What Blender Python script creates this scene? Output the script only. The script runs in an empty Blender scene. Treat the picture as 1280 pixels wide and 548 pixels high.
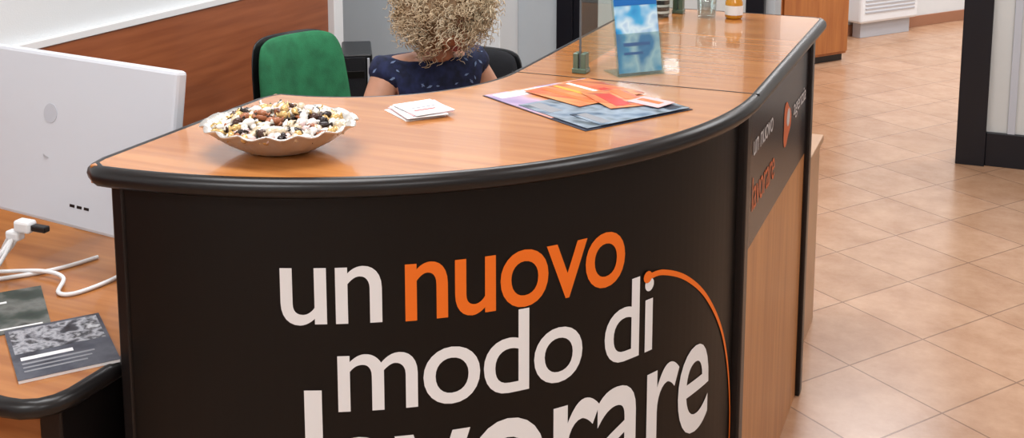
import bpy, bmesh, math, random
from mathutils import Vector, Matrix, Euler
random.seed(7)
col=bpy.context.scene.collection
sc=bpy.context.scene
sc.view_settings.view_transform='Standard'
pi=math.pi

# ------------------------------------------------------------ materials
def s2l(c):
    return tuple(((x/255)/12.92 if x/255<=0.04045 else ((x/255+0.055)/1.055)**2.4) for x in c)+(1,)
def mat(name,rgb,rough=.5,metal=0,spec=.5,noise=0,nscale=8,bump=0,bscale=60,trans=0,ior=1.45,coat=0,stretch=(1,1,1),rgb2=None,alpha=1,detail=4):
    m=bpy.data.materials.new(name);m.use_nodes=True
    nt=m.node_tree;b=nt.nodes['Principled BSDF']
    b.inputs['Base Color'].default_value=s2l(rgb)
    b.inputs['Roughness'].default_value=rough
    b.inputs['Metallic'].default_value=metal
    b.inputs['Specular IOR Level'].default_value=spec
    b.inputs['Transmission Weight'].default_value=trans
    b.inputs['IOR'].default_value=ior
    b.inputs['Coat Weight'].default_value=coat
    b.inputs['Alpha'].default_value=alpha
    tc=nt.nodes.new('ShaderNodeTexCoord');mp=nt.nodes.new('ShaderNodeMapping')
    mp.inputs['Scale'].default_value=stretch
    nt.links.new(tc.outputs['Object'],mp.inputs['Vector'])
    if rgb2 is not None or noise:
        if rgb2 is None:
            rgb2=tuple(max(0,x*(1-noise)) for x in rgb)
        n=nt.nodes.new('ShaderNodeTexNoise');n.inputs['Scale'].default_value=nscale;n.inputs['Detail'].default_value=detail
        nt.links.new(mp.outputs[0],n.inputs['Vector'])
        r=nt.nodes.new('ShaderNodeValToRGB')
        r.color_ramp.elements[0].position=.3;r.color_ramp.elements[1].position=.7
        r.color_ramp.elements[0].color=s2l(rgb2);r.color_ramp.elements[1].color=s2l(rgb)
        nt.links.new(n.outputs['Fac'],r.inputs['Fac']);nt.links.new(r.outputs['Color'],b.inputs['Base Color'])
    if bump:
        n2=nt.nodes.new('ShaderNodeTexNoise');n2.inputs['Scale'].default_value=bscale
        nt.links.new(mp.outputs[0],n2.inputs['Vector'])
        bp=nt.nodes.new('ShaderNodeBump');bp.inputs['Strength'].default_value=bump;bp.inputs['Distance'].default_value=.01
        nt.links.new(n2.outputs['Fac'],bp.inputs['Height']);nt.links.new(bp.outputs['Normal'],b.inputs['Normal'])
    return m
def wood(name,light,dark,axis='X',rough=.3,coat=.3):
    st={'X':(1.2,16,16),'Y':(16,1.2,16),'Z':(16,16,1.2)}[axis]
    return mat(name,light,rough,coat=coat,rgb2=dark,nscale=2.2,stretch=st,detail=8)
def clearmat(name,tint=(245,252,250),gloss=.10):
    m=bpy.data.materials.new(name);m.use_nodes=True;nt=m.node_tree
    for n in list(nt.nodes): nt.nodes.remove(n)
    o=nt.nodes.new('ShaderNodeOutputMaterial');mx=nt.nodes.new('ShaderNodeMixShader')
    t=nt.nodes.new('ShaderNodeBsdfTransparent');t.inputs[0].default_value=s2l(tint)
    g=nt.nodes.new('ShaderNodeBsdfGlossy');g.inputs['Roughness'].default_value=.03
    mx.inputs[0].default_value=gloss
    nt.links.new(t.outputs[0],mx.inputs[1]);nt.links.new(g.outputs[0],mx.inputs[2]);nt.links.new(mx.outputs[0],o.inputs[0])
    return m
M={}
M['top']=wood('counter_cherry_wood',(194,130,72),(166,102,50),'X',.2,.45)
M['sidewood']=wood('side_cherry_wood',(190,132,80),(164,108,62),'Z',.4,.1)
M['deskwood']=wood('desk_wood',(186,124,68),(158,96,48),'X',.3,.2)
M['wallwood']=wood('wall_panel_wood',(160,92,56),(134,72,42),'Y',.4,.1)
M['cabwood']=wood('cabinet_wood',(178,114,60),(156,92,48),'Z',.4,.1)
M['edge']=mat('black_edge_rubber',(20,17,17),.32)
M['panel']=mat('dark_vinyl_panel',(13,10,9),.4,spec=.3,noise=.15,nscale=2)
M['post']=mat('dark_metal_post',(30,26,26),.3,metal=.4)
M['white_txt']=mat('white_vinyl',(232,232,232),.5)
M['orange_txt']=mat('orange_vinyl',(236,112,22),.5)
M['banner']=mat('side_banner_vinyl',(38,32,34),.25,noise=.2,nscale=3)
M['bantxt']=mat('side_banner_orange',(196,96,50),.5)
M['banwhite']=mat('side_banner_white',(196,190,188),.5)
M['wall']=mat('wall_paint_white',(220,224,226),.7,bump=.05,bscale=200)
M['wallgrey']=mat('wall_paint_grey',(178,185,190),.7,bump=.05,bscale=200)
M['ceil']=mat('ceiling_paint',(232,233,232),.8)
M['black']=mat('black_plastic',(20,20,22),.35)
M['blackfab']=mat('black_fabric',(22,23,28),.9,bump=.2,bscale=300)
M['green']=mat('green_fabric',(42,122,80),.9,noise=.2,nscale=20,bump=.25,bscale=300)
M['monitor']=mat('monitor_white_plastic',(202,206,213),.45)
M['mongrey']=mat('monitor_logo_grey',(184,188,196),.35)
M['white']=mat('white_plastic',(228,229,230),.4)
M['silver']=mat('silver_metal',(216,212,206),.32,metal=.7,bump=.15,bscale=90)
M['chrome']=mat('chrome',(200,200,202),.15,metal=1)
M['glass']=clearmat('clear_glass',(232,238,238),.2)
M['acrylic']=clearmat('clear_acrylic',(238,246,245),.11)
M['acryledge']=mat('acrylic_edge',(84,92,96),.25)
M['clamp']=mat('green_grey_clamp',(92,110,94),.3,metal=.2)
M['frame']=mat('black_aluminium',(24,25,32),.3,metal=.2)
M['frost']=mat('frosted_glass_panel',(206,208,206),.35,noise=.04,nscale=1.5)
M['terr']=mat('terracotta_skirting',(160,112,86),.4)
M['rad']=mat('radiator_enamel',(230,234,238),.4)
M['skin']=mat('skin',(210,154,126),.5,noise=.08,nscale=15)
M['navy']=mat('navy_blouse',(34,44,84),.8,rgb2=(14,20,44),nscale=45)
M['dots']=mat('pale_print',(120,140,178),.8)
M['trous']=mat('dark_trousers',(34,36,48),.9,noise=.2,nscale=30)
M['hair']=mat('ash_blonde_hair',(240,222,192),.45,rgb2=(196,166,128),nscale=16)
M['hairbase']=mat('hair_root_shadow',(160,130,98),.8,noise=.3,nscale=40)
M['lips']=mat('lips',(176,92,88),.4)
M['eyew']=mat('eye_white',(235,232,228),.2)
M['iris']=mat('iris_brown',(60,40,28),.2)

def tile_mat():
    m=bpy.data.materials.new('floor_tiles_terracotta_beige');m.use_nodes=True
    nt=m.node_tree;b=nt.nodes['Principled BSDF'];L=nt.links.new
    tc=nt.nodes.new('ShaderNodeTexCoord')
    mp=nt.nodes.new('ShaderNodeMapping');mp.vector_type='TEXTURE'
    mp.inputs['Location'].default_value=(-.342,3.567,0);mp.inputs['Rotation'].default_value=(0,0,math.radians(-35.5))
    mp.inputs['Scale'].default_value=(.348,.348,1)
    L(tc.outputs['Object'],mp.inputs['Vector'])
    br=nt.nodes.new('ShaderNodeTexBrick');br.offset=0;br.squash=1
    br.inputs['Scale'].default_value=1;br.inputs['Brick Width'].default_value=1;br.inputs['Row Height'].default_value=1
    br.inputs['Mortar Size'].default_value=.009;br.inputs['Mortar Smooth'].default_value=.3;br.inputs['Bias'].default_value=0
    br.inputs['Color1'].default_value=s2l((200,162,132));br.inputs['Color2'].default_value=s2l((188,150,120));br.inputs['Mortar'].default_value=s2l((150,120,98))
    L(mp.outputs[0],br.inputs['Vector'])
    n=nt.nodes.new('ShaderNodeTexNoise');n.inputs['Scale'].default_value=6;n.inputs['Detail'].default_value=7;n.inputs['Roughness'].default_value=.7
    L(tc.outputs['Object'],n.inputs['Vector'])
    r=nt.nodes.new('ShaderNodeValToRGB');r.color_ramp.elements[0].position=.32;r.color_ramp.elements[1].position=.68
    r.color_ramp.elements[0].color=(.76,.67,.60,1);r.color_ramp.elements[1].color=(1,1,1,1)
    L(n.outputs['Fac'],r.inputs['Fac'])
    mx=nt.nodes.new('ShaderNodeMix');mx.data_type='RGBA';mx.blend_type='MULTIPLY';mx.inputs[0].default_value=1
    L(br.outputs['Color'],mx.inputs[6]);L(r.outputs['Color'],mx.inputs[7]);L(mx.outputs[2],b.inputs['Base Color'])
    b.inputs['Roughness'].default_value=.25
    bp=nt.nodes.new('ShaderNodeBump');bp.inputs['Strength'].default_value=.3;bp.inputs['Distance'].default_value=.003;bp.invert=True
    L(br.outputs['Fac'],bp.inputs['Height']);L(bp.outputs['Normal'],b.inputs['Normal'])
    return m
M['tile']=tile_mat()

# ------------------------------------------------------------ geometry helpers
def empty(name):
    e=bpy.data.objects.new(name,None);col.objects.link(e);return e
def addobj(name,me,mats=None,parent=None,smooth=False):
    o=bpy.data.objects.new(name,me);col.objects.link(o)
    if mats:
        for m in (mats if isinstance(mats,list) else [mats]): me.materials.append(m)
    if parent: o.parent=parent
    if smooth:
        for p_ in me.polygons:p_.use_smooth=True
    return o
def fromlists(name,v,f,m=None,parent=None,smooth=False,mi=None):
    me=bpy.data.meshes.new(name);me.from_pydata([tuple(a) for a in v],[],f);me.update()
    o=addobj(name,me,m,parent,smooth)
    if mi:
        for p_,i in zip(me.polygons,mi):p_.material_index=i
    return o
def bev(o,w=.005,s=2,ang=35):
    b=o.modifiers.new('bevel','BEVEL');b.width=w;b.segments=s;b.limit_method='ANGLE';b.angle_limit=math.radians(ang);return o
def box(name,x0,x1,y0,y1,z0,z1,m,parent=None,b=.004,mtx=None):
    v=[Vector((x,y,z)) for z in (z0,z1) for y in (y0,y1) for x in (x0,x1)]
    if mtx: v=[mtx@a for a in v]
    f=[(0,2,3,1),(4,5,7,6),(0,1,5,4),(2,6,7,3),(0,4,6,2),(1,3,7,5)]
    o=fromlists(name,v,f,m,parent)
    if b: bev(o,b)
    return o
def prism(name,pts,z0,z1,m,parent=None,b=0):
    bm=bmesh.new()
    vs=[bm.verts.new((x,y,z0)) for x,y in pts]
    f=bm.faces.new(vs)
    r=bmesh.ops.extrude_face_region(bm,geom=[f])
    for g in r['geom']:
        if isinstance(g,bmesh.types.BMVert): g.co.z=z1
    bmesh.ops.recalc_face_normals(bm,faces=bm.faces)
    me=bpy.data.meshes.new(name);bm.to_mesh(me);bm.free()
    o=addobj(name,me,m,parent)
    if b: bev(o,b)
    return o
def tube_data(pts,rad,n=8,closed=False,v=None,f=None):
    v=[] if v is None else v;f=[] if f is None else f
    pts=[Vector(p_) for p_ in pts];N=len(pts);base=len(v)
    up=Vector((0,0,1));prev=None
    for i,p_ in enumerate(pts):
        if closed: t=(pts[(i+1)%N]-pts[i-1])
        else: t=(pts[min(i+1,N-1)]-pts[max(i-1,0)])
        t.normalize()
        if prev is None:
            a=up if abs(t.z)<.95 else Vector((1,0,0))
            nrm=(a-t*a.dot(t)).normalized()
        else:
            nrm=(prev-t*prev.dot(t)).normalized()
        prev=nrm;bn=t.cross(nrm)
        r=rad[i] if isinstance(rad,(list,tuple)) else rad
        for k in range(n):
            a=2*pi*k/n
            v.append(p_+nrm*math.cos(a)*r+bn*math.sin(a)*r)
    for i in range(N if closed else N-1):
        for k in range(n):
            j=(i+1)%N
            f.append((base+i*n+k,base+i*n+(k+1)%n,base+j*n+(k+1)%n,base+j*n+k))
    if not closed:
        f.append(tuple(base+k for k in range(n))[::-1]);f.append(tuple(base+(N-1)*n+k for k in range(n)))
    return v,f
def tube(name,pts,rad,m,parent=None,n=10,closed=False):
    v,f=tube_data(pts,rad,n,closed);return fromlists(name,v,f,m,parent,True)
def catmull(P,seg=8):
    P=[Vector(p_) for p_ in P];Q=[P[0]]+P+[P[-1]];out=[]
    for i in range(1,len(Q)-2):
        a,b,c,d=Q[i-1],Q[i],Q[i+1],Q[i+2]
        for k in range(seg):
            t=k/seg
            out.append(.5*((2*b)+(c-a)*t+(2*a-5*b+4*c-d)*t*t+(3*b-a-3*c+d)*t**3))
    out.append(P[-1]);return out
def lathe(name,prof,m,parent=None,loc=(0,0,0),n=32,cap=True,mtx=None,smooth=True):
    v=[];f=[]
    for r,z in prof:
        for k in range(n):
            a=2*pi*k/n
            q=Vector((r*math.cos(a),r*math.sin(a),z))
            q=mtx@q if mtx else q+Vector(loc)
            v.append(q)
    for i in range(len(prof)-1):
        for k in range(n):
            f.append((i*n+k,i*n+(k+1)%n,(i+1)*n+(k+1)%n,(i+1)*n+k))
    if cap:
        f.append(tuple(range(n))[::-1])
        f.append(tuple((len(prof)-1)*n+k for k in range(n)))
    return fromlists(name,v,f,m,parent,smooth)
def rotz(a,loc=(0,0,0)):
    return Matrix.Translation(loc)@Matrix.Rotation(a,4,'Z')

# ------------------------------------------------------------ camera
H=1.717;p=math.radians(8.7);yaw=math.radians(22.8);F_=1440
cam=bpy.data.cameras.new('camera');co=bpy.data.objects.new('camera',cam);col.objects.link(co);sc.camera=co
co.location=(0,0,H);co.rotation_euler=(pi/2-p,0,yaw)
cam.sensor_width=36;cam.lens=F_/1280*36;cam.shift_y=-(274+9.65)/1280
cam.clip_start=.05

# ------------------------------------------------------------ room shell
box('floor',-4.5,5,-2.5,14,-.1,0,M['tile'],b=0)
box('ceiling',-4.5,5,-2.5,14,2.8,2.9,M['ceil'],b=0)
box('wall_left',-2.75,-2.55,-2.5,4.05,0,2.8,M['wall'],b=0)
box('trim_1',-2.553,-2.53,-2.4,4.05,0,1.05,M['wallwood'],b=.002)
box('trim_2',-2.60,-2.50,4.05,4.12,0,2.8,M['white'],b=.004)
box('trim_3',-2.55,-2.525,-2.4,4.05,1.052,1.075,M['white'],b=.002)
box('wall_rear',-4.4,-.86,5.0,5.15,0,2.8,M['wallgrey'],b=0)
box('wall_far_left',-4.5,-4.4,-2.5,5.0,0,2.8,M['wallgrey'],b=0)
box('wall_front',-4.5,5,-2.6,-2.5,0,2.8,M['wall'],b=0)
box('wall_right',3.6,3.7,-2.5,14,0,2.8,M['wall'],b=0)
box('wall_column',-2.38,-2.07,4.78,5.0,0,2.8,M['wall'],b=.003)
door=empty('door_1')
box('frame_l',-1.86,-1.78,4.955,5.0,0,2.1,M['frame'],door)
box('frame_r',-.98,-.90,4.955,5.0,0,2.1,M['frame'],door)
box('frame_t',-1.86,-.90,4.955,5.0,2.1,2.18,M['frame'],door)
box('leaf',-1.70,-.98,4.97,5.0,0,2.1,M['frost'],door)
box('stile',-1.78,-1.66,4.965,5.0,0,2.1,M['frame'],door)
ang=math.atan2(.816,.578)
mw=rotz(ang,(-1.017,9.27,0))
box('wall_back',-5,5.2,0,.15,0,2.8,M['wall'],b=0,mtx=mw)
box('baseboard_back',-5,5.2,-.015,0,0,.09,M['terr'],b=.003,mtx=mw)
rad=empty('wall_radiator')
box('casing',-.05,.62,-.16,-.02,.12,.75,M['rad'],rad,.02,mw)
for i in range(7):
    box('grille_%d'%i,.0,.57,-.166,-.158,.2+i*.03,.212+i*.03,M['mongrey'],rad,.001,mw)
box('feet',0,.57,-.12,-.04,0,.13,M['mongrey'],rad,.003,mw)
mc=rotz(ang,(-.924,8.33,0))
cab=empty('wooden_cabinet')
box('carcass',-1.3,0,0,.45,.05,1.3,M['cabwood'],cab,.004,mc)
box('plinth',-1.28,-.02,.02,.43,0,.05,M['black'],cab,.002,mc)
for i in range(2):
    box('door_panel_%d'%i,-1.29+i*.65,-.66+i*.65,-.018,0,.07,1.28,M['cabwood'],cab,.003,mc)
    box('handle_%d'%i,-.74+i*.12,-.72+i*.12,-.04,-.018,.65,.8,M['chrome'],cab,.003,mc)
gp=empty('door_2')
box('jamb',-.115,.02,5.98,6.08,0,2.5,M['frame'],gp)
box('kickplate',.02,1.6,6.0,6.06,0,.17,M['frame'],gp)
box('pane',.02,1.6,6.02,6.04,.17,2.4,M['frost'],gp,.001)
box('stile',.115,.15,6.005,6.02,.17,2.4,M['mongrey'],gp,.002)
box('jamb_far',1.6,1.72,5.98,6.08,0,2.5,M['frame'],gp)
box('head',.02,1.6,5.99,6.07,2.4,2.5,M['frame'],gp)
box('wall_partition',1.72,3.6,6.0,6.1,0,2.8,M['wall'],b=0)

# ------------------------------------------------------------ reception counter
CX,CY=-1.425,2.46;RO=.975;RI=.39;XO=CX+RO;XI=CX+RI;YE=3.51
ZT=1.1185;TH=.034
def arc(r,a0,a1,n):
    return [(CX+r*math.cos(math.radians(a0+(a1-a0)*i/n)),CY+r*math.sin(math.radians(a0+(a1-a0)*i/n))) for i in range(n+1)]
cnt=empty('reception_counter')
ins=.012
o1=arc(RO-ins,-90,0,60)+arc(RI+ins,0,-90,40)
prism('top_curved',o1,ZT-TH,ZT,M['top'],cnt,.002)
prism('top_straight',[(XO-ins,CY+.002),(XO-ins,YE-ins),(XI+ins,YE-ins),(XI+ins,CY+.002)],ZT-TH,ZT,M['top'],cnt,.002)
box('top_seam',XI,XO,CY-.001,CY+.003,ZT-TH+.002,ZT+.0006,M['edge'],cnt,0)
def rc(cx,cy,r,a0,a1,n=6):
    return [(cx+r*math.cos(math.radians(a0+(a1-a0)*i/n)),cy+r*math.sin(math.radians(a0+(a1-a0)*i/n))) for i in range(n+1)]
loop=arc(RO-ins,-88.5,0,70)
loop+=rc(XO-ins-.03,YE-ins-.03,.03,0,90)+rc(XI+ins+.02,YE-ins-.02,.02,90,180)
loop+=arc(RI+ins,0,-88,40)
loop+=[(CX+.003,CY-RI-ins-.02),(CX-.004,CY-RI-ins-.05),(CX-.004,CY-RO+ins+.045),(CX+.003,CY-RO+ins+.015)]
tube('edge_band',[(x,y,ZT-TH/2-.0005) for x,y in loop],TH/2+.0015,M['edge'],cnt,12,True)
RP=.94
def shell(name,r0,r1,a0,a1,z0,z1,m,parent,n=60):
    return prism(name,arc(r0,a0,a1,n)+arc(r1,a1,a0,n),z0,z1,m,parent)
shell('front_panel',RP,RP-.02,-88,-.5,.06,ZT-TH,M['panel'],cnt)
shell('front_plinth',RP-.02,RP-.04,-88,-.5,0,.06,M['edge'],cnt)
box('end_panel',-1.400,-1.375,CY-RP-.003,CY-RI-.03,0,ZT-TH,M['post'],cnt,.004)
box('corner_post',XO-.05,XO-.016,CY-.035,CY+.012,0,ZT-TH,M['post'],cnt,.006)
XS=-.47
box('side_panel',XS-.02,XS,CY+.01,3.30,.0,ZT-TH,M['sidewood'],cnt,.001)
box('side_banner',XS,XS+.0025,CY+.012,3.298,.757,ZT-TH-.012,M['banner'],cnt,0)
box('far_post',XS-.03,XS+.014,3.30,3.345,0,ZT-TH,M['post'],cnt,.006)
box('far_end_panel',XI+.05,XS-.03,3.32,3.345,0,ZT-TH,M['sidewood'],cnt,.001)
shell('inner_support',RI+.22,RI+.20,-86,-2,.76,ZT-TH,M['sidewood'],cnt,30)

def bend(x,z,off=.0015):
    a=-pi/2+x/RP;r=RP+off
    return Vector((CX+r*math.cos(a),CY+r*math.sin(a),z))
def textmesh(s,offset=.0):
    cu=bpy.data.curves.new('t','FONT');cu.body=s;cu.size=1;cu.offset=offset;cu.space_character=.93;cu.resolution_u=6
    o=bpy.data.objects.new('t',cu);col.objects.link(o)
    dg=bpy.context.evaluated_depsgraph_get();me=bpy.data.meshes.new_from_object(o.evaluated_get(dg))
    bpy.data.objects.remove(o);return me
def word(name,s,x0,x1,z0,z1,m,parent,mapper,offset=.004,dx=.015):
    me=textmesh(s,offset)
    xs=[v.co.x for v in me.vertices];ys=[v.co.y for v in me.vertices]
    ax,bx,ay,by=min(xs),max(xs),min(ys),max(ys)
    bm=bmesh.new();bm.from_mesh(me)
    for v in bm.verts:
        v.co=Vector((x0+(v.co.x-ax)/(bx-ax)*(x1-x0),0,z0+(v.co.y-ay)/(by-ay)*(z1-z0)))
    k=x0+dx
    while k<x1:
        bmesh.ops.bisect_plane(bm,geom=bm.verts[:]+bm.edges[:]+bm.faces[:],plane_co=(k,0,0),plane_no=(1,0,0));k+=dx
    for v in bm.verts: v.co=mapper(v.co.x,v.co.z)
    bm.to_mesh(me);bm.free();me.name=name
    me.materials.clear()
    return addobj(name,me,m,parent)
word('lettering_un','un',.336,.510,.847,.953,M['white_txt'],cnt,bend,.007)
word('lettering_nuovo','nuovo',.550,.990,.845,.953,M['orange_txt'],cnt,bend,.009)
word('lettering_modo','modo',.431,.890,.684,.842,M['white_txt'],cnt,bend,.006)
word('lettering_di','di',.942,1.071,.684,.845,M['white_txt'],cnt,bend,.006)
word('lettering_lavorare','lavorare',.372,1.285,.446,.727,M['white_txt'],cnt,bend,.006)
sw=[(1.055,.837),(1.10,.834),(1.18,.797),(1.27,.723),(1.36,.606),(1.415,.469),(1.43,.336),(1.40,.22),(1.33,.13)]
sp=catmull([(a,0,b) for a,b in sw],10)
v=[];f=[]
for i,q in enumerate(sp):
    t=(sp[min(i+1,len(sp)-1)]-sp[max(i-1,0)]).normalized();n_=Vector((-t.z,0,t.x))
    w=.0060*(1-.55*i/len(sp))
    a=q+n_*w;b=q-n_*w
    v+=[bend(a.x,a.z,.002),bend(b.x,b.z,.002)]
    if i:f.append((2*i-2,2*i-1,2*i+1,2*i))
fromlists('lettering_swoosh',v,f,M['orange_txt'],cnt)
v=[bend(1.052+.012*math.cos(2*pi*k/20),.838+.012*math.sin(2*pi*k/20),.003) for k in range(20)]
fromlists('lettering_swoosh_dot',v,[tuple(range(20))],M['orange_txt'],cnt)
def side(x,z): return Vector((XS+.0038,x,z))
word('side_text_a','un nuovo',2.50,2.74,.965,1.0,M['banwhite'],cnt,side,0,.2)
word('side_text_b','lavorare',2.50,2.78,.835,.915,M['bantxt'],cnt,side,0,.2)
word('side_text_c','agenzia',3.05,3.26,.91,.965,M['banwhite'],cnt,side,0,.2)
def disc(name,cy,cz,r,m,off,parent,n=28,lobes=0):
    v=[Vector((XS+off,cy+r*(1+.18*lobes*math.cos(3*2*pi*k/n))*math.cos(2*pi*k/n),cz+r*(1+.18*lobes*math.cos(3*2*pi*k/n))*math.sin(2*pi*k/n))) for k in range(n)]
    return fromlists(name,v,[tuple(range(n))],m,parent)
disc('side_logo_disc',2.95,.93,.055,M['bantxt'],.0035,cnt,48,1)
disc('side_logo_inner',2.965,.942,.024,M['banwhite'],.004,cnt)

lc=empty('low_cabinet')
mt=mat('light_beige_laminate',(186,146,112),.4,noise=.06)
box('carcass',-.95,-.50,3.40,3.87,0,.63,mt,lc,.004)
box('lid',-.96,-.49,3.39,3.88,.63,.655,mt,lc,.004)

# ------------------------------------------------------------ desks
dk=empty('office_desk')
pts=[(-1.425,1.42),(-1.44,1.375),(-1.48,1.355),(-2.52,1.355),(-2.52,2.30),(-1.425,2.30)]
prism('top',pts,.708,.74,M['deskwood'],dk,.003)
tube('edge_band',[(-1.424,2.28,.724),(-1.424,1.42,.724),(-1.431,1.392,.724),(-1.447,1.37,.724),(-1.47,1.357,.724),(-1.50,1.352,.724),(-2.51,1.352,.724)],.0175,M['edge'],dk,10)
box('modesty_panel',-2.4,-1.52,1.50,1.52,.12,.708,M['deskwood'],dk)
box('leg_panel',-1.50,-1.45,1.42,2.2,.0,.708,M['post'],dk)
box('leg_panel_l',-2.45,-2.40,1.42,2.2,.0,.708,M['post'],dk)
wt=empty('work_desk')
box('top',-1.30,-.53,2.52,3.30,.712,.74,M['deskwood'],wt)
for nm,x_,y_ in (('leg_a',-1.28,2.56),('leg_b',-1.28,3.22),('leg_c',-.60,2.56),('leg_d',-.60,3.22)):
    box(nm,x_,x_+.04,y_,y_+.04,0,.712,M['post'],wt)

# ---- monitor
mo=empty('computer_monitor')
mm=Matrix.Translation((-1.50,1.765,.85))@Matrix.Rotation(pi-math.radians(7),4,'Z')@Matrix.Rotation(math.radians(9),4,'X')
box('shell',0,.64,-.03,.0,0,.365,M['monitor'],mo,.008,mm)
box('screen',.015,.625,-.032,-.029,.03,.35,M['black'],mo,.001,mm)
for i in range(3):
    box('port_%d'%i,.225+i*.022,.240+i*.022,-.001,.0006,.045,.051,M['post'],mo,0,mm)
lathe('logo_disc',[(.0,0.0),(.021,0),(.021,.0012),(.0,.0012)],M['mongrey'],mo,n=32,cap=False,mtx=mm@Matrix.Translation((.365,-.0002,.235))@Matrix.Rotation(-pi/2,4,'X'),smooth=False)
tube('stand_neck',catmull([(-1.86,1.84,1.0),(-1.865,1.93,.93),(-1.87,2.05,.84),(-1.875,2.10,.755)],6),.018,M['monitor'],mo)
box('stand_foot',-1.99,-1.77,2.03,2.22,.7405,.752,M['monitor'],mo,.004)
cb=empty('white_cables')
box('plug_block',-1.842,-1.80,1.708,1.735,.862,.888,M['white'],cb,.006)
box('plug_tip',-1.80,-1.762,1.714,1.731,.868,.881,M['black'],cb,.003)
box('plug_block_b',-1.866,-1.83,1.708,1.730,.842,.862,M['white'],cb,.005)
cabs=[[(-1.83,1.72,.868),(-1.86,1.71,.82),(-1.92,1.68,.765),(-2.0,1.70,.745),(-2.1,1.74,.745)],
[(-1.84,1.72,.868),(-1.88,1.70,.80),(-1.96,1.66,.745),(-2.08,1.66,.745),(-2.2,1.72,.745)],
[(-2.15,1.66,.745),(-1.95,1.74,.747),(-1.84,1.775,.753),(-1.77,1.765,.753),(-1.735,1.715,.746),(-1.70,1.73,.745),(-1.68,1.82,.746),(-1.69,1.92,.75),(-1.70,1.98,.76)],
[(-1.85,1.718,.852),(-1.875,1.69,.80),(-1.93,1.72,.75),(-1.99,1.80,.745),(-2.1,1.84,.745)],
[(-1.86,1.718,.852),(-1.91,1.74,.80),(-1.97,1.80,.76),(-2.05,1.85,.745),(-2.15,1.9,.745)],
[(-1.845,1.715,.852),(-1.865,1.68,.79),(-1.90,1.64,.748),(-2.0,1.62,.745),(-2.2,1.63,.745)],
[(-2.2,1.60,.745),(-2.05,1.64,.749),(-1.93,1.70,.746),(-1.84,1.80,.745),(-1.80,1.9,.745)]]
for i,c in enumerate(cabs): tube('cable_%d'%i,catmull(c,8),.0046,M['white'],cb,8)

# ---- printed matter
def printed(name,cols,scale,rough=.25,seed=0,detail=2):
    m=bpy.data.materials.new(name);m.use_nodes=True;nt=m.node_tree;b=nt.nodes['Principled BSDF'];L=nt.links.new
    tc=nt.nodes.new('ShaderNodeTexCoord');mp=nt.nodes.new('ShaderNodeMapping');mp.inputs['Location'].default_value=(seed,seed*1.7,0);mp.inputs['Scale'].default_value=scale
    L(tc.outputs['Generated'],mp.inputs['Vector'])
    n=nt.nodes.new('ShaderNodeTexNoise');n.inputs['Scale'].default_value=1;n.inputs['Detail'].default_value=detail
    L(mp.outputs[0],n.inputs['Vector'])
    r=nt.nodes.new('ShaderNodeValToRGB')
    els=r.color_ramp.elements
    N=len(cols)
    els[0].position=.3;els[0].color=s2l(cols[0]);els[1].position=.7;els[1].color=s2l(cols[-1])
    for i in range(1,N-1):
        e=els.new(.3+.4*i/(N-1));e.color=s2l(cols[i])
    L(n.outputs['Fac'],r.inputs['Fac']);L(r.outputs['Color'],b.inputs['Base Color']);b.inputs['Roughness'].default_value=rough
    return m
def sheet(name,cx,cy,w,h,a,z,m,parent=None,t=.0015,strips=None):
    mx=rotz(a,(cx,cy,z))
    o=box(name,-w/2,w/2,-h/2,h/2,0,t,m,parent,0,mx)
    if strips:
        for i,(x0,x1,y0,y1,mt_) in enumerate(strips):
            box(name+'_print_%d'%i,x0*w,x1*w,y0*h,y1*h,t,t+.0003+.0001*i,mt_,parent,0,mx)
    return o
pm1=printed('print_sunset',[(226,150,120),(204,84,40),(222,150,90),(160,60,44),(226,190,176)],(1.2,5,1),.35,3)
pm2=printed('print_blue_grey',[(44,54,70),(92,112,134),(150,164,178),(84,96,104),(40,44,56)],(2.5,4,1),.3,5)
pm3=printed('print_lilac',[(206,186,200),(222,140,70),(190,164,188),(150,130,170)],(2,4,1),.35,9)
pm4=printed('print_bw_photo',[(20,20,26),(60,62,70),(170,172,178),(40,42,48),(190,192,196)],(5,5,1),.4,2,4)
pm4b=printed('print_dark_cover',[(34,36,46),(58,62,74),(84,88,98),(44,46,56)],(3,3,1),.4,8,4)
pm5=printed('print_dark_green',[(30,42,40),(52,66,60),(110,114,110),(40,46,44)],(3,3,1),.4,6,4)
pm6=printed('print_sky',[(30,128,196),(70,168,220),(206,232,244),(40,140,204)],(2.2,1,3.4),.3,4)
red=mat('print_red',(196,52,40),.4);orange=mat('print_orange',(222,112,44),.4);navyp=mat('print_navy',(34,38,56),.35)
paper=mat('paper_white',(236,236,236),.5);pinkp=mat('paper_pink',(226,184,186),.5);cyanp=mat('print_cyan',(30,150,180),.35)
blackp=mat('print_black',(26,26,30),.4);greyp=mat('print_grey',(140,142,148),.4);yel=mat('print_yellow',(220,170,60),.4);bluep=mat('print_blue',(24,104,180),.35)
br=empty('brochure_spread')
A=math.radians(-31.5)
cxy=(-.775,2.243)
def loc2(u,w):
    return (cxy[0]+u*math.cos(A)-w*math.sin(A),cxy[1]+u*math.sin(A)+w*math.cos(A))
sheet('dark_mat',cxy[0],cxy[1],.350,.285,A,ZT+.0003,navyp,br,.001)
c=loc2(-.055,.0);sheet('brochure_lilac',c[0],c[1],.235,.28,A,ZT+.0014,pm3,br,.0008,[(-.46,-.3,-.45,.4,paper)])
c=loc2(.055,-.055);sheet('brochure_blue',c[0],c[1],.225,.155,A,ZT+.0027,pm2,br,.0008,[(-.45,-.1,-.4,-.2,greyp),(.1,.4,.1,.3,blackp)])
c=loc2(.12,.02);sheet('brochure_navy',c[0],c[1],.10,.235,A,ZT+.0040,pm2,br,.0008,[(-.4,.4,-.46,-.36,greyp),(-.2,.4,.3,.45,navyp)])
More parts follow.
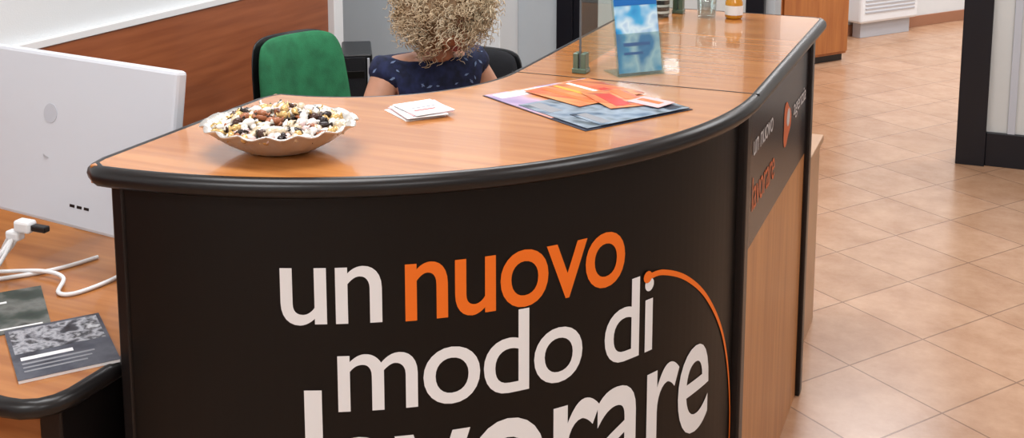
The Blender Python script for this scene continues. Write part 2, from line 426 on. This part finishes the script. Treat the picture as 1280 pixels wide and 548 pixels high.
c=loc2(-.06,.045);sheet('brochure_sunset',c[0],c[1],.18,.19,A+.06,ZT+.0053,pm1,br,.0008,
  [(-.4,.45,-.30,-.22,orange),(-.45,.1,.1,.16,paper),(.0,.45,.2,.32,red),(-.45,.2,-.1,-.04,yel)])
c=loc2(.03,.06);sheet('brochure_red',c[0],c[1],.15,.10,A-.25,ZT+.0068,pm1,br,.0008,[(-.3,.4,-.3,.05,red),(-.45,.1,.15,.4,orange)])
c=loc2(.10,.095);sheet('brochure_white',c[0],c[1],.08,.06,A+.2,ZT+.0082,pinkp,br,.0008,[(-.4,.3,-.1,.2,orange)])
cd=empty('business_card_stack')
for i in range(6):
    sheet('card_%d'%i,-1.065+i*.003+random.uniform(-.004,.004),2.035+random.uniform(-.012,.012),.088,.105,math.radians(52)+random.uniform(-.08,.08),ZT+.0003+i*.0020,pinkp if i in (1,4) else paper,cd,.0014,
      [(-.35,.35,.18,.3,pinkp),(-.35,.2,-.2,-.14,red),(-.3,.3,0,.04,greyp)] if i==5 else None)
mg=empty('magazine')
mgA=math.radians(52)
sheet('pages',-1.552,1.532,.170,.222,mgA,.7403,paper,mg,.006)
sheet('cover',-1.552,1.532,.172,.224,mgA,.7463,pm4b,mg,.0006,[(-.46,.46,-.02,.46,pm4),(-.42,.10,-.16,-.10,paper),(-.42,.30,-.24,-.21,greyp),(-.42,.26,-.31,-.285,greyp),(-.42,.2,-.38,-.355,greyp)])
bk=empty('brochure')
sheet('cover',-1.765,1.612,.14,.215,math.radians(50),.7403,pm5,bk,.002,[(-.4,.4,-.42,-.39,paper),(-.4,.0,.2,.24,paper)])
bk2=empty('leaflet_card')
sheet('cover',-1.93,1.60,.1,.15,math.radians(40),.7403,cyanp,bk2,.002,[(-.3,.3,.2,.35,paper)])

lf=empty('leaflet_stand')
a0=math.atan2(2.578-2.499,-.700+.779)
ml=Matrix.Translation((-.74,2.5385,ZT))@Matrix.Rotation(a0,4,'Z')@Matrix.Rotation(math.radians(-12),4,'X')
box('leaflet',-.056,.056,0,.002,.008,.222,pm6,lf,0,ml)
box('leaflet_header',-.056,.056,-.0006,0,.165,.222,bluep,lf,0,ml)
box('leaflet_title',-.045,.03,-.0012,-.0006,.19,.205,paper,lf,0,ml)
box('leaflet_text',-.04,.03,-.0006,0,.07,.078,bluep,lf,0,ml)
box('leaflet_text2',-.04,.01,-.0006,0,.05,.056,bluep,lf,0,ml)
box('acrylic_front',-.06,.06,-.004,-.0015,.002,.10,M['acrylic'],lf,0,ml)
box('acrylic_back',-.06,.06,.003,.0055,.002,.225,M['acrylic'],lf,0,ml)
ml2=Matrix.Translation((-.74,2.5385,ZT))@Matrix.Rotation(a0,4,'Z')
box('acrylic_base',-.06,.06,-.005,.075,.0003,.0033,M['acrylic'],lf,0,ml2)
px=empty('plexiglass_screen')
box('pane',-.882,-.879,2.51,3.44,ZT+.012,1.85,M['acrylic'],px,0)
box('pane_edge',-.8826,-.8784,2.507,2.511,ZT+.012,1.85,M['acryledge'],px,0)
box('pane_edge_far',-.8828,-.8782,3.44,3.445,ZT+.012,1.85,M['acryledge'],px,0)
for y in (2.50,3.40):
    box('clamp_a',-.896,-.8835,y,y+.028,ZT+.0003,ZT+.048,M['clamp'],px,.002)
    box('clamp_b',-.8775,-.865,y,y+.028,ZT+.0003,ZT+.048,M['clamp'],px,.002)
    box('clamp_base',-.898,-.863,y-.002,y+.030,ZT+.0003,ZT+.012,M['clamp'],px,.002)

cup=empty('patterned_cup')
CP=(-.918,3.335,ZT+.0003)
lathe('body',[(.026,0),(.028,.004),(.031,.11),(.0295,.11),(.0265,.006)],M['black'],cup,CP)
for i in range(5):
    lathe('band_%d'%i,[(.0288+.0006*i,.0),(.0291+.0006*i,.007)],M['white_txt'],cup,(CP[0],CP[1],CP[2]+.012+i*.02),cap=False)
gl=empty('drinking_glass')
GP=(-.785,3.38,ZT+.0003)
lathe('body',[(.024,0),(.027,.003),(.031,.09),(.0295,.09),(.0255,.008),(.001,.008)],M['glass'],gl,GP)
lathe('rim',[(.0292,.089),(.0315,.089),(.0315,.091),(.0292,.091)],M['chrome'],gl,GP,cap=False)
jr=empty('honey_jar')
amber=mat('amber_liquid',(204,140,36),.15,coat=.5)
JP=(-.705,3.39,ZT+.0003)
lathe('body',[(.022,0),(.026,.005),(.026,.05),(.018,.065),(.018,.072)],amber,jr,JP)
lathe('label',[(.0265,.012),(.0265,.04)],paper,jr,JP,cap=False)
lathe('lid',[(.020,.070),(.021,.072),(.021,.085),(.019,.088)],M['black'],jr,JP)

# ------------------------------------------------------------ bowl of sweets
bw=empty('candy_bowl')
BL=(-1.168,1.698,ZT+.0003);rt=math.radians(22.8)
prof=[(.045,0),(.05,.002),(.066,.006),(.095,.022),(.118,.040),(.130,.050),(.137,.053),(.137,.0555),(.126,.053),(.112,.043),(.088,.026),(.058,.011),(.002,.009)]
v=[];f=[];n=112
for r,z in prof:
    for k in range(n):
        a=2*pi*k/n;q=(r/.134)**2
        rr=r*(1+.055*q*abs(math.sin(8*a))-.02*q)
        zz=z+.0025*q*q*math.cos(16*a)
        x,y=rr*math.cos(a),rr*math.sin(a)*.86
        v.append(Vector((x*math.cos(rt)-y*math.sin(rt)+BL[0],x*math.sin(rt)+y*math.cos(rt)+BL[1],max(zz,z*.9)+BL[2])))
for i in range(len(prof)-1):
    for k in range(n): f.append((i*n+k,i*n+(k+1)%n,(i+1)*n+(k+1)%n,(i+1)*n+k))
f.append(tuple(range(n))[::-1])
fromlists('dish',v,f,M['silver'],bw,True)
cm=[mat('wrapper_%d'%i,c,.25,metal=mt_) for i,(c,mt_) in enumerate([((230,226,220),0),((206,172,112),.4),((70,44,34),.1),((212,194,166),.2),((222,198,194),0),((44,34,34),0),((230,226,214),.2),((158,98,66),0)])]
V=[];Fc=[];MI=[]
def candy(c,R_,L,r,mi):
    base=len(V);ns=8;rings=[(-1.55,.95),(-1.25,.75),(-1.0,.18),(-.85,.65),(-.45,1),(0,1.08),(.45,1),(.85,.65),(1.0,.18),(1.25,.75),(1.55,.95)]
    for j,(t,s) in enumerate(rings):
        for k in range(ns):
            a=2*pi*k/ns
            flat=.35 if abs(t)>1.1 else 1
            q=Vector((t*L,s*r*math.cos(a),s*r*math.sin(a)*flat))+Vector([random.uniform(-.0008,.0008) for _ in range(3)])
            V.append(c+R_@q)
    for j in range(len(rings)-1):
        for k in range(ns):
            Fc.append((base+j*ns+k,base+j*ns+(k+1)%ns,base+(j+1)*ns+(k+1)%ns,base+(j+1)*ns+k));MI.append(mi)
    Fc.append(tuple(base+k for k in range(ns))[::-1]);MI.append(mi)
    Fc.append(tuple(base+(len(rings)-1)*ns+k for k in range(ns)));MI.append(mi)
wts=[5,4,3,6,3,3,4,3]
for i in range(350):
    a=random.uniform(0,2*pi);rr=math.sqrt(random.random())*.116
    hmax=.048+.030*(1-(rr/.116)**2)
    hmin=.018+.026*(rr/.116)**2
    z=hmax-random.random()**2*(hmax-hmin)
    x,y=rr*math.cos(a),rr*math.sin(a)*.86
    c=Vector((x*math.cos(rt)-y*math.sin(rt)+BL[0],x*math.sin(rt)+y*math.cos(rt)+BL[1],BL[2]+z))
    R_=Euler((random.uniform(0,6),random.uniform(-.5,.5),random.uniform(0,6))).to_matrix()
    candy(c,R_,random.uniform(.0075,.011),random.uniform(.005,.0078),random.choices(range(8),wts)[0])
fromlists('wrapped_sweets',V,Fc,cm,bw,True,MI)

# ------------------------------------------------------------ chairs
def softbox(name,w,d,h,m,parent,mtx,curve=0,taper=0):
    vs=[];fs=[];N=10
    for s in (0,1):
        for j in range(N+1):
            for i in range(N+1):
                u=i/N*2-1;vv=j/N*2-1
                k=(abs(u)**5+abs(vv)**5)**(1/5) if (u or vv) else 0
                mxx=max(abs(u),abs(vv)) or 1
                sc_=mxx/k if k else 1
                uu,ww=u*sc_,vv*sc_
                edge=max(abs(u),abs(vv))
                th=(d/2)*(1-edge**6*.75)
                x=uu*w/2*(1-taper*(ww+1)/2);z=ww*h/2
                y=(-th if s==0 else th)+curve*(uu**2)
                vs.append(mtx@Vector((x,y,z)))
    K=(N+1)**2
    for s in (0,1):
        for j in range(N):
            for i in range(N):
                q=[s*K+j*(N+1)+i,s*K+j*(N+1)+i+1,s*K+(j+1)*(N+1)+i+1,s*K+(j+1)*(N+1)+i]
                fs.append(tuple(q if s==0 else q[::-1]))
    ring=[i for i in range(N+1)]+[(j)*(N+1)+N for j in range(1,N+1)]+[N*(N+1)+i for i in range(N-1,-1,-1)]+[j*(N+1) for j in range(N-1,0,-1)]
    for a_,b_ in zip(ring,ring[1:]+ring[:1]): fs.append((a_,a_+K,b_+K,b_))
    o=fromlists(name,vs,fs,m,parent,True)
    ss=o.modifiers.new('s','SUBSURF');ss.levels=1;ss.render_levels=1
    return o
def office_chair(name,x,y,a,fab,backtop=1.0,seat=.48,bh=.40):
    e=empty(name);T=rotz(a,(x,y,0))
    softbox('seat',.46,.08,.44,fab,e,T@Matrix.Translation((0,0,seat-.03))@Matrix.Rotation(pi/2,4,'X'))
    bc=backtop-bh/2
    Tb=T@Matrix.Translation((0,-.22,bc))@Matrix.Rotation(math.radians(8),4,'X')
    softbox('backrest',.42,.06,bh,fab,e,Tb,curve=.05,taper=.12)
    softbox('back_shell',.43,.025,bh+.012,M['black'],e,Tb@Matrix.Translation((0,-.035,0)),curve=.05,taper=.12)
    sp_=[T@Vector(q) for q in [(0,-.05,seat-.09),(0,-.27,seat-.08),(0,-.285,seat+.05),(0,-.27,bc)]]
    tube('back_bar',catmull(sp_,6),.016,M['black'],e)
    tube('column',[T@Vector((0,0,.10)),T@Vector((0,0,seat-.075))],.026,M['black'],e,14)
    for i in range(5):
        t=2*pi*i/5+.3
        tube('foot_%d'%i,[T@Vector((0,0,.11)),T@Vector((.28*math.cos(t),.28*math.sin(t),.075))],[.028,.016],M['black'],e)
        c=T@Vector((.28*math.cos(t),.28*math.sin(t),.03))
        w=T.to_3x3()@Vector((-math.sin(t),math.cos(t),0))
        tube('castor_%d'%i,[c-w*.02,c+w*.02],.028,M['black'],e,16)
    return e
office_chair('office_chair',-1.99,3.25,math.radians(-106),M['green'],.975)

sd=empty('side_cabinet')
box('carcass',-2.49,-2.25,3.80,4.15,0,.42,M['cabwood'],sd)
box('drawer_front',-2.48,-2.26,3.785,3.80,.03,.40,M['cabwood'],sd)
pc=empty('computer_tower')
mt2=rotz(math.radians(31),(-2.345,3.98,0))
box('case',-.07,.05,-.14,.14,.421,.79,M['black'],pc,.006,mt2)
box('front_panel',-.06,.025,-.148,-.14,.44,.78,M['blackfab'],pc,.003,mt2)
box('drive_bay',-.05,.018,-.151,-.147,.70,.725,M['post'],pc,.001,mt2)
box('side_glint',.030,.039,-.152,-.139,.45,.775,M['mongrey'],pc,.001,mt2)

# ------------------------------------------------------------ woman
wm=empty('seated_woman')
FW=Vector((.8,-.6,0));RW=Vector((-.6,-.8,0))
ORG=Vector((-1.60,3.08,0))
TW=Matrix(((RW.x,FW.x,0,ORG.x),(RW.y,FW.y,0,ORG.y),(0,0,1,0),(0,0,0,1)))
def skinobj(name,verts,edges,radii,m,root=0,sub=2):
    me=bpy.data.meshes.new(name);me.from_pydata([TW@Vector(v_) for v_ in verts],edges,[])
    o=addobj(name,me,m,wm)
    s=o.modifiers.new('Skin','SKIN');s.use_smooth_shade=True
    for i,r in enumerate(radii):
        me.skin_vertices[0].data[i].radius=(r,r) if not isinstance(r,tuple) else r
        me.skin_vertices[0].data[i].use_root=(i==root)
    q=o.modifiers.new('sub','SUBSURF');q.levels=sub;q.render_levels=sub
    return o
B=[(0,0,.56),(0,.01,.68),(0,.04,.82),(0,.075,.93),(0,.10,1.0),(0,.14,1.07),
   (.10,.02,.55),(.12,.40,.54),(.12,.42,.10),(.12,.52,.05),
   (-.10,.02,.55),(-.12,.40,.54),(-.12,.42,.10),(-.12,.52,.05),
   (.145,.07,.965),(.205,.10,.83),(.215,.13,.765),(.17,.26,.775),(.125,.36,.785),
   (-.145,.07,.965),(-.205,.10,.83),(-.215,.13,.765),(-.17,.26,.775),(-.125,.36,.785)]
E=[(0,1),(1,2),(2,3),(3,4),(4,5),(0,6),(6,7),(7,8),(8,9),(0,10),(10,11),(11,12),(12,13),(3,14),(14,15),(15,16),(16,17),(17,18),(3,19),(19,20),(20,21),(21,22),(22,23)]
Rr=[.12,.105,.11,.10,.05,.048,.085,.058,.04,.035,.085,.058,.04,.035,.052,.050,.044,.034,.025,.052,.050,.044,.034,.025]
skinobj('body',B,E,Rr,M['skin'])
Bb=[(0,0,.55),(0,.01,.68),(0,.04,.82),(0,.075,.93),(0,.092,.985),(.145,.07,.968),(.166,.078,.93),(-.145,.07,.968),(-.166,.078,.93)]
Eb=[(0,1),(1,2),(2,3),(3,4),(3,5),(5,6),(3,7),(7,8)]
skinobj('blouse',Bb,Eb,[.135,.12,.122,.112,.066,.066,.064,.066,.064],M['navy'])
skinobj('trousers',[(0,0,.55),(.10,.02,.55),(.12,.40,.54),(.12,.42,.16),(-.10,.02,.55),(-.12,.40,.54),(-.12,.42,.16)],[(0,1),(1,2),(2,3),(0,4),(4,5),(5,6)],[.13,.092,.066,.05,.092,.066,.05],M['trous'])
for sgn in (1,-1):
    skinobj('shoe_%s'%('r' if sgn>0 else 'l'),[(sgn*.12,.39,.045),(sgn*.12,.48,.04),(sgn*.12,.58,.03)],[(0,1),(1,2)],[.04,.042,.028],M['black'])
    wx=sgn*.125
    hv=[(wx,.36,.785),(wx-sgn*.012,.40,.775),(wx-sgn*.022,.43,.77)];he=[(0,1),(1,2)];hr=[.022,(.034,.018),(.034,.015)]
    for k,(dx,L_) in enumerate([(-.028,.060),(-.010,.068),(.009,.064),(.027,.050)]):
        b0=len(hv);bx=wx-sgn*.022+dx
        hv+=[(bx,.432,.77),(bx*1.0,.432+L_*.5,.772),(bx,.432+L_*.85,.760),(bx,.432+L_,.752)];he+=[(2,b0),(b0,b0+1),(b0+1,b0+2),(b0+2,b0+3)];hr+=[.0095,.009,.008,.0065]
    b0=len(hv);hv+=[(wx-sgn*.045,.40,.768),(wx-sgn*.06,.425,.758),(wx-sgn*.062,.447,.752)];he+=[(1,b0),(b0,b0+1),(b0+1,b0+2)];hr+=[.011,.0095,.008]
    skinobj('hand_%s'%('r' if sgn>0 else 'l'),hv,he,hr,M['skin'],sub=1)
# head
HC=Vector((0,.175,1.145))
TH_=TW@Matrix.Translation(HC)@Matrix.Rotation(math.radians(-34),4,'X')@Matrix.Rotation(math.radians(8),4,'Z')
bm=bmesh.new();bmesh.ops.create_uvsphere(bm,u_segments=40,v_segments=28,radius=1)
for q in bm.verts:
    x,y,z=q.co
    X=x*.074;Y=y*.093;Z=z*.112
    if z<0: X*=1-.28*(-z)**1.5; Y*=1-.12*(-z)
    if y>0:
        Y+=.022*math.exp(-((x/.16)**2))*math.exp(-((z+.12)/.17)**2)*(1 if z<.1 else .6)
        Y-=.008*math.exp(-(((abs(x)-.38)/.18)**2))*math.exp(-((z-.08)/.13)**2)
        Y+=.005*math.exp(-((x/.3)**2))*math.exp(-((z+.5)/.1)**2)
        Y+=.008*math.exp(-((x/.3)**2))*math.exp(-((z+.85)/.15)**2)
    q.co=TH_@Vector((X,Y,Z))
me=bpy.data.meshes.new('head');bm.to_mesh(me);bm.free();addobj('head',me,M['skin'],wm,True)
def sph(name,c,r,m,sx=1,sy=1,sz=1):
    bm=bmesh.new();bmesh.ops.create_uvsphere(bm,u_segments=16,v_segments=10,radius=r)
    for q in bm.verts:q.co=TH_@(Vector((q.co.x*sx,q.co.y*sy,q.co.z*sz))+Vector(c))
    me=bpy.data.meshes.new(name);bm.to_mesh(me);bm.free();return addobj(name,me,m,wm,True)
for s_ in (-1,1):
    sph('eye_%d'%(s_+1),(s_*.028,.074,.008),.012,M['eyew']);sph('iris_%d'%(s_+1),(s_*.028,.0835,.006),.005,M['iris'],1,.6,1)
    sph('ear_%d'%(s_+1),(s_*.074,-.005,-.005),.028,M['skin'],.3,.6,1)
    sph('brow_%d'%(s_+1),(s_*.028,.086,.03),.016,M['hairbase'],1,.3,.22)
sph('lip_upper',(0,.088,-.052),.018,M['lips'],1,.35,.25);sph('lip_lower',(0,.087,-.060),.016,M['lips'],1,.4,.3)
bm=bmesh.new();bmesh.ops.create_uvsphere(bm,u_segments=40,v_segments=28,radius=1)
for q in list(bm.verts):
    x,y,z=q.co
    r=1+.05*math.sin(9*x+3*z)*math.cos(8*y+5*z)
    Y=y*.125*r-.02
    if y>.2 and z<.35: Y=min(Y,.065)
    q.co=TH_@Vector((x*.128*r,Y,z*.128*r+.02))
me=bpy.data.meshes.new('hair_cap');bm.to_mesh(me);bm.free();addobj('hair_cap',me,M['hairbase'],wm,True)
# fine frizzy ringlets gathered in locks: every lock leaves the scalp outward; its strands share a direction
V=[];Fc=[]
inv=TH_.to_3x3().inverted();down=(inv@Vector((0,0,-1))).normalized()
locks=0
while locks<430:
    d=Vector((random.gauss(0,1),random.gauss(0,1),random.gauss(0,1))).normalized()
    if d.y>.6 and d.z<.0: continue
    if d.z<-.8: continue
    locks+=1
    lo_=random.uniform(.026,.058);bend_=Vector([random.uniform(-.022,.022) for _ in range(3)])
    fall=random.uniform(.004,.028);turns=random.uniform(2.2,3.4);ph=random.uniform(0,6)
    for s in range(6):
        dd=(d+Vector([random.gauss(0,.10) for _ in range(3)])).normalized()
        s0=Vector((dd.x*.108,dd.y*.108-.018,dd.z*.112+.02))
        s1=s0+dd*lo_*random.uniform(.75,1.1)
        s2=s1+bend_+down*fall+Vector([random.uniform(-.006,.006) for _ in range(3)])
        K=17;path=[]
        for i in range(K):
            t=i/(K-1);path.append(s0*(1-t)**2+s1*2*t*(1-t)+s2*t*t)
        ax=(s2-s0).normalized();n1=ax.orthogonal().normalized();n2=ax.cross(n1)
        rr=random.uniform(.004,.0078);p2=ph+random.gauss(0,.7)
        pts=[TH_@(q+(n1*math.cos(p2+turns*2*pi*i/(K-1))+n2*math.sin(p2+turns*2*pi*i/(K-1)))*rr*min(1,.3+i/6)) for i,q in enumerate(path)]
        tube_data(pts,[.0015*(1-.4*(i/(K-1))**2) for i in range(K)],3,False,V,Fc)
fromlists('curly_hair',V,Fc,M['hair'],wm,True)
dg=bpy.context.evaluated_depsgraph_get()
bl=[o for o in wm.children if o.name.startswith('blouse')][0]
ev=bl.evaluated_get(dg);me=ev.to_mesh()
polys=[(bl.matrix_world@q.center,q.normal.copy(),q.area) for q in me.polygons if q.center.z>.72]
V=[];Fc=[]
ch=random.choices(polys,[q[2] for q in polys],k=200)
for c,nn,_a in ch:
    u0=nn.orthogonal().normalized();th=random.uniform(0,6);u1=(Matrix.Rotation(th,3,nn)@u0);u2=nn.cross(u1)
    s_=random.uniform(.003,.007);b0=len(V);c2=c+nn*.0015
    for q in (u1*s_*1.7,u1*s_*.5+u2*s_*.6,-u1*s_*1.4,u1*s_*.5-u2*s_*.6): V.append(c2+q)
    Fc.append((b0,b0+1,b0+2,b0+3))
ev.to_mesh_clear()
fromlists('blouse_print',V,Fc,M['dots'],wm)
office_chair('office_chair.001',ORG.x,ORG.y,math.atan2(FW.y,FW.x)-pi/2,M['blackfab'],.80,.47,.30)
office_chair('office_chair.002',-1.93,4.0,math.radians(175),M['blackfab'],.775,.45,.28)

# ------------------------------------------------------------ lights
def panel(name,x,y,w,h,power,colr=(.98,.985,1)):
    e=empty(name)
    ld=bpy.data.lights.new(name+'_lamp','AREA');ld.shape='RECTANGLE';ld.size=w;ld.size_y=h;ld.energy=power;ld.color=colr
    lo=bpy.data.objects.new('lamp',ld);col.objects.link(lo);lo.location=(x,y,2.76);lo.parent=e
    box('housing',x-w/2-.03,x+w/2+.03,y-h/2-.03,y+h/2+.03,2.775,2.8,M['white'],e,.003)
for i,(x,y,pw) in enumerate([(-1.2,-.8,48),(1.2,-.8,38),(-1.3,1.6,31),(1.0,2.0,28),(-1.5,3.6,34),(.6,4.6,38),(-2.9,4.4,20),(1.4,7.4,50),(-.4,7.8,54),(.9,10.0,58)]):
    panel('ceiling_light_panel' if i==0 else 'ceiling_light_panel.%03d'%i,x,y,1.2,.6,pw)
w=bpy.data.worlds.new('world');sc.world=w;w.use_nodes=True
w.node_tree.nodes['Background'].inputs[0].default_value=(.9,.95,1,1);w.node_tree.nodes['Background'].inputs[1].default_value=.6
